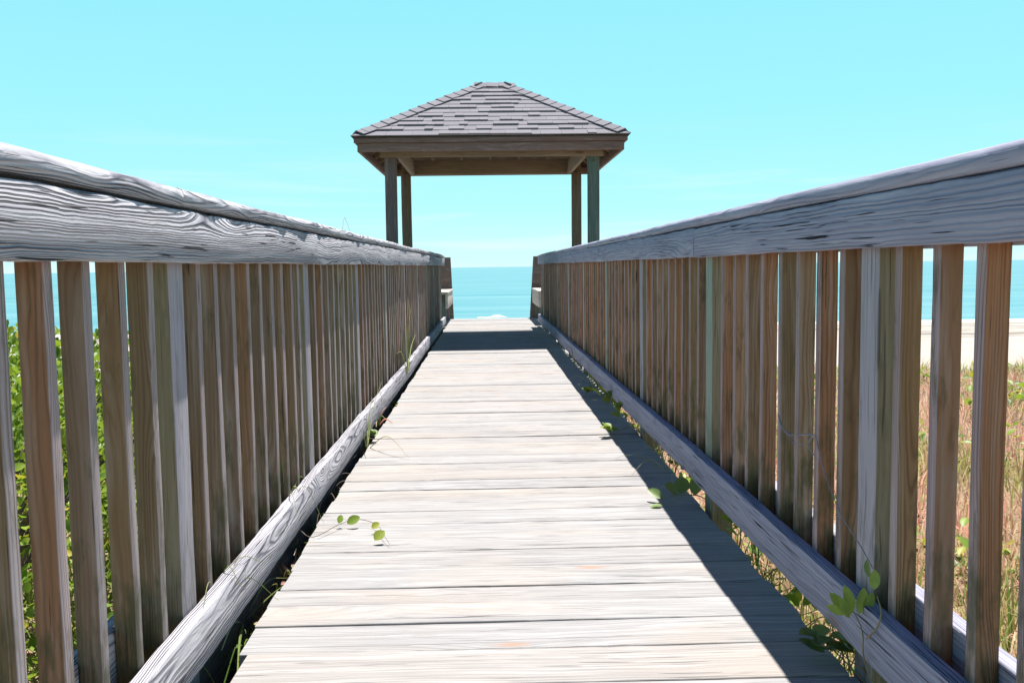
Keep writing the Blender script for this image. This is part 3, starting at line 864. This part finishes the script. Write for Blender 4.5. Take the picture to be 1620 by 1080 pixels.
# litter of fallen straw near the fence on both sides
mb = MB()
for k in range(4200):
    s_ = random.choice((-1, 1, 1))
    x = s_ * random.uniform(0.86, 2.4); y = random.uniform(0.4, 7.5)
    a = random.uniform(0, math.pi); l = random.uniform(0.04, 0.13); z = ground_z(x, y) + random.uniform(0.01, 0.09)
    dx, dy = math.cos(a) * l, math.sin(a) * l
    tube(mb, [(x, y, z), (x + dx * .5, y + dy * .5, z + random.uniform(0, .03)), (x + dx, y + dy, z + random.uniform(-.02, .03))], 0.0022, 0.0012, random.uniform(0.6, 1), 4)
tag(mb.build('straw_litter', M['dry']), 'fallen straw and dead stalks on the ground by the railings', kind='stuff')

def bush(cx, cy, rx, ry, top, n, label, lsize=0.035, seed=1):
    rr = random.Random(seed)
    b = empty('bush', (cx, cy, 0), label, 'bush', 'sea grape bushes beside the boardwalk')
    gz0 = ground_z(cx, cy)
    mt = MB()
    for k in range(16):
        a = rr.uniform(0, 2 * math.pi); rad = rr.uniform(0.3, 0.85)
        e = Vector((cx + math.cos(a) * rx * rad, cy + math.sin(a) * ry * rad, gz0 + (top - gz0) * rr.uniform(0.5, 0.9)))
        mid = Vector((cx + math.cos(a) * rx * rad * 0.5, cy + math.sin(a) * ry * rad * 0.5, gz0 + (top - gz0) * 0.45))
        tube(mt, curve([(cx + rr.uniform(-.1, .1), cy + rr.uniform(-.1, .1), gz0 - 0.05), mid, e], 4), 0.014, 0.004, 0.5, 5)
    mt.build('branches', M['twig'], b)
    ml = MB()
    hgt = top - gz0
    for k in range(n):
        while True:
            u = rr.uniform(-1, 1); v = rr.uniform(-1, 1); w = rr.uniform(0, 1)
            q = u * u + v * v + w * w
            if 0.32 < q < 1.0 * (1 + 0.35 * noise.noise(Vector((u * 2.2 + seed, v * 2.2, w * 2.2)))): break
        p = Vector((cx + u * rx, cy + v * ry, gz0 + w * hgt))
        if p.x > -0.86: continue
        out = Vector((u, v, w * 0.7 + 0.25)).normalized()
        up = (Vector((rr.gauss(0, .5), rr.gauss(0, .5), 1.0)) + out * 0.5).normalized()
        d = (out + Vector((rr.gauss(0, .6), rr.gauss(0, .6), rr.gauss(0.35, .5)))).normalized()
        L = lsize * rr.uniform(0.7, 1.35)
        leaf(ml, p, d, up, L, L * rr.uniform(0.7, 0.95), min(1, max(0, rr.gauss(0.55, 0.22) + 0.15 * noise.noise(p * 3))), curl=rr.uniform(-.1, .3))
    ml.build('foliage', M['leaf'], b, smooth=60)
    return b
bush(-2.15, 3.7, 1.15, 1.1, 0.70, 9000, 'large round-leaved bush seen through the gaps nearest the camera', seed=3)
bush(-3.3, 6.2, 1.7, 1.5, 0.52, 8000, 'lower round-leaved bush behind the large one, towards the beach', 0.042, seed=5)
bush(-3.4, 1.9, 1.2, 1.3, 0.65, 5000, 'round-leaved bush hidden behind the nearest pickets', 0.04, seed=8)
bush(-5.6, 4.0, 1.8, 1.8, 0.50, 5000, 'round-leaved bush farthest from the railing', 0.05, seed=9)

# creeping leaves on the ground by the fence (right and left gap)
mb = MB()
for k in range(3600):
    s_ = 1 if random.random() < 0.6 else -1
    y = random.uniform(0.6, 10) if s_ > 0 else random.uniform(0.8, 6)
    x = s_ * (0.87 + 1.7 * random.random() ** 1.8)
    if s_ > 0 and noise.noise(Vector((x * 2, y * 1.3, 2))) < -0.05: continue
    z = ground_z(x, y) + random.uniform(0.02, 0.22)
    a = random.uniform(0, 6.28)
    leaf(mb, (x, y, z), (math.cos(a), math.sin(a), random.uniform(0, .8)), (random.gauss(0, .4), random.gauss(0, .4), 1), random.uniform(.025, .055), random.uniform(.02, .04), min(1, max(0, random.gauss(0.75, 0.22))))
tag(mb.build('creeper_leaves', M['leaf'], smooth=60), 'bright green creeper leaves on the ground along the fence', kind='stuff')

# sprigs and vines that reach onto the walk
def vine(name, label, stem_pts, leaves, mat, lmat, r=0.0016, group='vine shoots reaching onto the boardwalk', cat='vine'):
    v = empty(name, stem_pts[0][0], label, cat, group)
    m3 = MB()
    for sp in stem_pts: tube(m3, curve(sp, 5), r, r * 0.5, 0.4, 5)
    m3.build('stem', mat, v, smooth=60)
    for (p, d, n_, L, W) in leaves:
        m4 = MB(); leaf(m4, p, d, n_, L, W, random.uniform(0.2, 0.95)); m4.build('leaf', lmat, v, smooth=60)
    return v

vine('vine_shoot', 'small sprig of four yellow-green leaves lying on the sunlit planks', [
    [(-0.66, 3.05, 0.03), (-0.60, 3.0, 0.012), (-0.53, 3.12, 0.02), (-0.47, 3.15, 0.028), (-0.40, 3.11, 0.02), (-0.36, 2.98, 0.02), (-0.33, 2.90, 0.012)]],
    [((-0.535, 3.13, 0.02), (0.25, 0.5, 0.7), (0.3, -0.9, .3), .034, .022), ((-0.505, 3.13, 0.018), (1, .3, .55), (0, -0.9, .6), .050, .034),
     ((-0.41, 3.06, 0.02), (.8, .5, .5), (0, -.9, .5), .034, .026), ((-0.385, 2.93, 0.018), (.8, .5, .7), (-.2, -1, .5), .046, .036)], M['twig'], M['vine'])
rv = random.Random(4)
def cluster(c, n, L, up=0.8, spread=0.02, dirx=0.0):
    out = []
    for k in range(n):
        a = 2 * math.pi * k / n + rv.uniform(-.4, .4)
        d = Vector((math.cos(a) + dirx, math.sin(a), up * rv.uniform(.5, 1.3)))
        p = Vector(c) + Vector((rv.uniform(-spread, spread), rv.uniform(-spread, spread), rv.uniform(0, spread)))
        l = L * rv.uniform(.75, 1.2)
        out.append((p, d, (-d.x * .5 + rv.uniform(-.3, .3), -d.y * .5 - .3, 1), l, l * rv.uniform(.6, .85)))
    return out
vine('vine_shoot', 'rosette of green leaves with a yellow one at the shadow edge, halfway along the walk', [
    [(0.90, 4.95, -0.1), (0.80, 4.9, 0.02), (0.70, 4.82, 0.02), (0.64, 4.76, 0.03)]], cluster((0.635, 4.75, 0.025), 7, 0.065), M['stem_green'], M['vine'], 0.003)
vine('vine_shoot', 'two broad shaded leaves over a yellow leaf where the shadow strip is darkest', [
    [(0.92, 3.3, -0.1), (0.82, 3.36, 0.02), (0.72, 3.38, 0.03), (0.65, 3.37, 0.02)]],
    [((0.66, 3.38, 0.02), (-.8, .5, .5), (-.3, -.6, .8), .07, .04), ((0.72, 3.40, 0.03), (-.6, -.3, .6), (0, -.6, .8), .07, .055), ((0.74, 3.44, 0.02), (.3, .5, .9), (0, -.9, .5), .075, .06),
     ((0.78, 3.38, 0.03), (.2, .1, .9), (-.4, -.8, .4), .07, .05), ((0.65, 3.33, 0.006), (-.9, -.2, .05), (0, 0, 1), .05, .035)], M['stem_green'], M['vine_dark'], 0.0025)
vine('vine_shoot', 'dull green leaf clump low against the shaded rail in the near corner', [
    [(0.90, 1.84, -0.12), (0.83, 1.88, 0.0), (0.79, 1.93, 0.03), (0.765, 2.0, 0.04)], [(0.765, 2.0, 0.04), (0.79, 1.90, 0.02), (0.83, 1.80, -0.03)]],
    cluster((0.770, 1.985, 0.022), 20, 0.040, 0.5, 0.035), M['stem_green'], M['vine_dark'], 0.002)
vine('vine_shoot', 'upright fan of bright leaves on a bare stem climbing the near shaded lower rail', [
    [(0.835, 1.72, -0.05), (0.790, 1.78, 0.03), (0.772, 1.80, 0.09), (0.765, 1.79, 0.14), (0.765, 1.81, 0.162), (0.762, 1.835, 0.175)],
    [(0.768, 1.78, 0.14), (0.772, 1.74, 0.18), (0.775, 1.73, 0.215), (0.775, 1.75, 0.24)]],
    [((0.760, 1.835, 0.172), (-.15, .25, 1), (0.2, -1, .2), .058, .026), ((0.752, 1.84, 0.17), (-.6, .3, .8), (0, -1, .3), .052, .024), ((0.772, 1.83, 0.172), (.25, 0, 1), (0, -1, .2), .056, .026),
     ((0.75, 1.825, 0.166), (-.4, -.1, .9), (.2, -1, .2), .05, .022), ((0.78, 1.825, 0.175), (.5, .1, .9), (-.2, -1, .2), .048, .022), ((0.745, 1.835, 0.17), (-.9, .2, .45), (0, -1, .5), .04, .02),
     ((0.790, 1.80, 0.235), (.1, .1, 1), (-.3, -1, .2), .04, .022)], M['stem_green'], M['vine_pale'], 0.0022)
vine('vine_shoot', 'low tangle of green leaves spilling under the shaded rail beyond the rosette', [
    [(0.90, 6.4, -0.1), (0.80, 6.3, 0.03), (0.72, 6.2, 0.05), (0.66, 6.15, 0.03)], [(0.9, 5.8, -.1), (0.79, 5.7, 0.05), (0.74, 5.6, 0.04)]],
    cluster((0.69, 6.18, 0.03), 6, 0.07) + cluster((0.76, 5.7, 0.04), 8, 0.075, .9, .05) + cluster((0.80, 5.2, 0.02), 7, 0.07, .8, .06), M['stem_green'], M['vine'], 0.0028)
vine('vine_shoot', 'leafy sprig poking out beneath the sunlit lower rail beside a tall grass stalk', [
    [(-0.74, 4.72, -0.05), (-0.66, 4.70, 0.02), (-0.60, 4.66, 0.03)]], cluster((-0.625, 4.70, 0.02), 8, 0.045, .9, .03), M['stem_green'], M['vine_dark'], 0.002)
vine('bare_twig', 'bare grey twig looping across the shaded pickets', [
    [(0.805, 2.47, 0.49), (0.795, 2.40, 0.465), (0.795, 2.34, 0.458), (0.795, 2.25, 0.475), (0.798, 2.17, 0.487), (0.80, 2.15, 0.46), (0.80, 2.12, 0.42), (0.80, 2.07, 0.38), (0.80, 2.0, 0.335), (0.80, 1.90, 0.30), (0.80, 1.83, 0.27)],
    [(0.797, 2.36, 0.462), (0.79, 2.30, 0.445), (0.795, 2.24, 0.452)], [(0.798, 2.18, 0.487), (0.79, 2.19, 0.46), (0.80, 2.16, 0.43)]],
    [((0.80, 1.86, 0.28), (-.1, -.4, -.6), (-1, -.3, .1), .04, .02)], M['twig_grey'], M['vine_dark'], 0.0022, None, 'twig')
vine('bare_twig', 'thin dead stalk bent in a peak above the sunlit cap board', [
    [(-0.66, 4.19, 1.08), (-0.66, 4.24, 1.13), (-0.66, 4.28, 1.150), (-0.66, 4.34, 1.13), (-0.66, 4.45, 1.085)]], [], M['twig_grey'], M['vine_dark'], 0.0011, None, 'twig')

def tuft(label, base, specs, group='grass tufts growing through the sunlit railing', mat='blade'):
    t_ = MB()
    for (dx, dy, dz, w, droop) in specs:
        b0 = Vector(base); e = b0 + Vector((dx, dy, dz)); mid = b0.lerp(e, 0.5) + Vector((0, 0, droop))
        c_ = curve([b0, mid, e], 6)
        tube(t_, c_, w * 1.5, w * 0.4, random.random(), 4)
    o = t_.build('grass_tuft', M[mat], smooth=60)
    return tag(o, label, 'grass tuft', group)
tuft('tall thin grass stalks rising along the sunlit lower rail by the leafy sprig', (-0.63, 4.60, -0.02), [(0.0, 0.25, 0.24, .0022, .04), (-0.03, -0.1, 0.20, .0018, .05), (0.03, 0.5, .30, .0015, .06), (0.25, -0.35, .03, .0022, .09), (0.05, -.3, .10, .0018, .08)])
tuft('grass stalks with feathery bent tips before the farther silvery pickets', (-0.63, 7.0, 0.1), [(0.02, 0.25, 0.50, .003, .1), (-0.01, .1, .36, .003, .06), (.04, -.2, .55, .002, .1), (0.02, .6, .25, .004, .05), (-.03, -.5, .2, .003, .08)])
tuft('curled orange and pale dry stalks arching over the sunlit lower rail', (-0.70, 3.05, 0.05), [(0.06, 0.0, 0.07, .0018, .09), (0.09, -0.22, .07, .0013, .10), (0.05, .22, .06, .0013, .10), (.02, -.12, .30, .0013, .03), (.12, .05, -.02, .0012, .13)])
tuft('wisps of dry grass lying over the sunlit lower rail close to the camera', (-0.70, 2.25, 0.08), [(0.08, -0.05, 0.05, .0015, .07), (0.10, .1, .06, .0012, .06), (.05, -.25, .08, .0013, .05), (.13, .12, -.05, .001, .06)])
tuft('dry curved grass stalks leaning onto the planks from under the shaded rail', (0.80, 6.8, -0.02), [(-0.10, -0.1, 0.16, .002, .05), (-.16, -.4, .08, .002, .08), (-.05, .3, .22, .002, .05), (-.2, .2, .03, .0016, .07), (.02, -.5, .2, .002, .06)], 'grass tufts growing through the shaded railing')
tuft('pale hair-thin grass arching over the shadow strip near the yellow leaf', (0.80, 3.9, -0.02), [(-0.22, -0.1, 0.0, .0014, .09), (-.12, .3, .04, .0012, .08), (-.25, .35, .0, .001, .06), (-.1, -.5, .02, .0012, .08)], 'grass tufts growing through the shaded railing')
tuft('long green blades hanging in the dark gap under the sunlit lower rail', (-0.69, 2.45, -0.06), [(0.12, -0.5, 0.03, .003, .03), (0.14, 0.22, 0.06, .0018, .02), (.03, -.3, .05, .003, .03), (.06, .3, .02, .0015, .05)])

tuft('short dry stalks along the far half of the shaded lower rail', (0.80, 8.2, -0.02), [(-.06, .1, .2, .003, .05), (-.1, -.4, .14, .003, .06), (-.02, .5, .26, .003, .05)], 'grass tufts growing through the shaded railing')
tuft('brown seedy weed under the sunlit lower rail near its middle', (-0.66, 5.3, -0.03), [(.05, .05, .12, .004, .03), (.06, -.12, .08, .004, .04), (.02, .15, .15, .003, .03), (.09, .0, .03, .004, .04), (.03, -.3, .06, .003, .04)], mat='dry')
tuft('wiry dead roots hanging in the dark gap beside the sunlit planks', (-0.68, 3.7, -0.05), [(.08, -.2, .04, .0015, .04), (.06, .3, .05, .0015, .05), (.05, -.5, .02, .0012, .05), (.1, .1, .06, .0012, .04), (.04, .6, .07, .0012, .03)], mat='twig')
rt = random.Random(21)
for k, (yy, where) in enumerate([(3.05, 'just behind the near post'), (4.1, 'between the yellow leaf and the rosette'), (5.45, 'just past the rosette'), (7.3, 'two thirds of the way along'), (2.35, 'beside the dull green clump')]):
    vine('weed', 'green weed under the shaded lower rail, ' + where,
         [[(0.93, yy, -0.30), (0.90, yy + .03, -0.12), (0.87, yy + .05, -0.02)], [(0.94, yy - .1, -0.3), (0.90, yy - .12, -0.08)]],
         cluster((0.87, yy + .05, -0.04), 6, 0.05, .8, .04) + cluster((0.90, yy - .12, -0.08), 5, 0.05, .8, .04), M['stem_green'], M['leaf'], 0.002, 'weeds along the shaded deck edge', 'weed')

def tangle(label, base, n, spread, h, mat='dry', seed=1, group=None, w=0.0015):
    q = random.Random(seed); t_ = MB()
    for k in range(n):
        b0 = Vector(base) + Vector((q.uniform(-.02, .02), q.uniform(-spread, spread), q.uniform(-.03, .02)))
        e = b0 + Vector((q.uniform(-.05, .055) * (1 if base[0] < 0 else -1), q.gauss(0, .12), q.uniform(.2, 1) * h))
        mid = b0.lerp(e, .55) + Vector((q.gauss(0, .02), q.gauss(0, .03), q.uniform(.0, .6) * h))
        tube(t_, curve([b0, mid, e], 5), w * q.uniform(.7, 1.5), w * .4, q.random(), 4)
        if q.random() < 0.5: leaf(t_, e, (q.gauss(0, 1), q.gauss(0, 1), .5), (q.gauss(0, .5), -.6, 1), q.uniform(.012, .026), q.uniform(.008, .016), q.random())
    return tag(t_.build('weed', M[mat], smooth=60), label, 'weed', group)
GL = 'weeds in the dark gap beside the sunlit rail'
for k, (yy, lab) in enumerate([(2.3, 'dry weeds in the dark gap where it is widest, nearest the camera'), (2.75, 'weeds in the dark gap before the sprig lying on the planks'), (3.35, 'weeds in the dark gap just beyond the sprig lying on the planks'),
                               (4.0, 'straggly weeds in the dark gap short of the leafy sprig'), (5.0, 'weeds in the dark gap just past the leafy sprig'), (6.2, 'weeds in the dark gap before the feathery grass stalks'), (8.0, 'farthest weeds in the dark gap below the sunlit rail')]):
    tangle(lab, (-0.668, yy, -0.12), 26, 0.22, 0.10, 'dry' if k % 3 == 1 else 'mixgrass', 40 + k, GL, 0.0014 * (1 + yy / 8))
GR = 'straggly weeds by the shaded rail'
for k, (yy, lab) in enumerate([(2.25, 'straw-coloured weeds under the shaded rail next to the dull green clump'), (2.8, 'straggly weeds under the shaded rail short of its joint'), (4.35, 'straggly weeds under the shaded rail before the rosette'), (5.0, 'tangle of stalks under the shaded rail around the rosette'),
                               (6.0, 'tangle of stalks under the shaded rail by the low spilling leaves'), (7.4, 'farthest straggly weeds under the shaded rail')]):
    tangle(lab, (0.845, yy, -0.08), 30, 0.22, 0.13, 'mixgrass' if k % 2 else 'blade', 70 + k, GR, 0.0014 * (1 + yy / 8))
mb = MB()
for k in range(9000):
    x = random.uniform(1.2, 9); y = 0.8 + 11 * random.random() ** 1.2
    if noise.noise(Vector((x * 0.9, y * 0.7, 12))) < 0.10: continue
    z = ground_z(x, y) + random.uniform(0.03, 0.24); a = random.uniform(0, 6.28); l = random.uniform(.03, .06) * (1 + y / 12)
    leaf(mb, (x, y, z), (math.cos(a), math.sin(a), random.uniform(0, 1.2)), (random.gauss(0, .5), random.gauss(0, .5), 1), l, l * .6, min(1, max(0, random.gauss(0.6, 0.3))))
tag(mb.build('dune_plants', M['leaf'], smooth=60), 'green patches of low leafy plants among the dry reddish grass', kind='stuff')
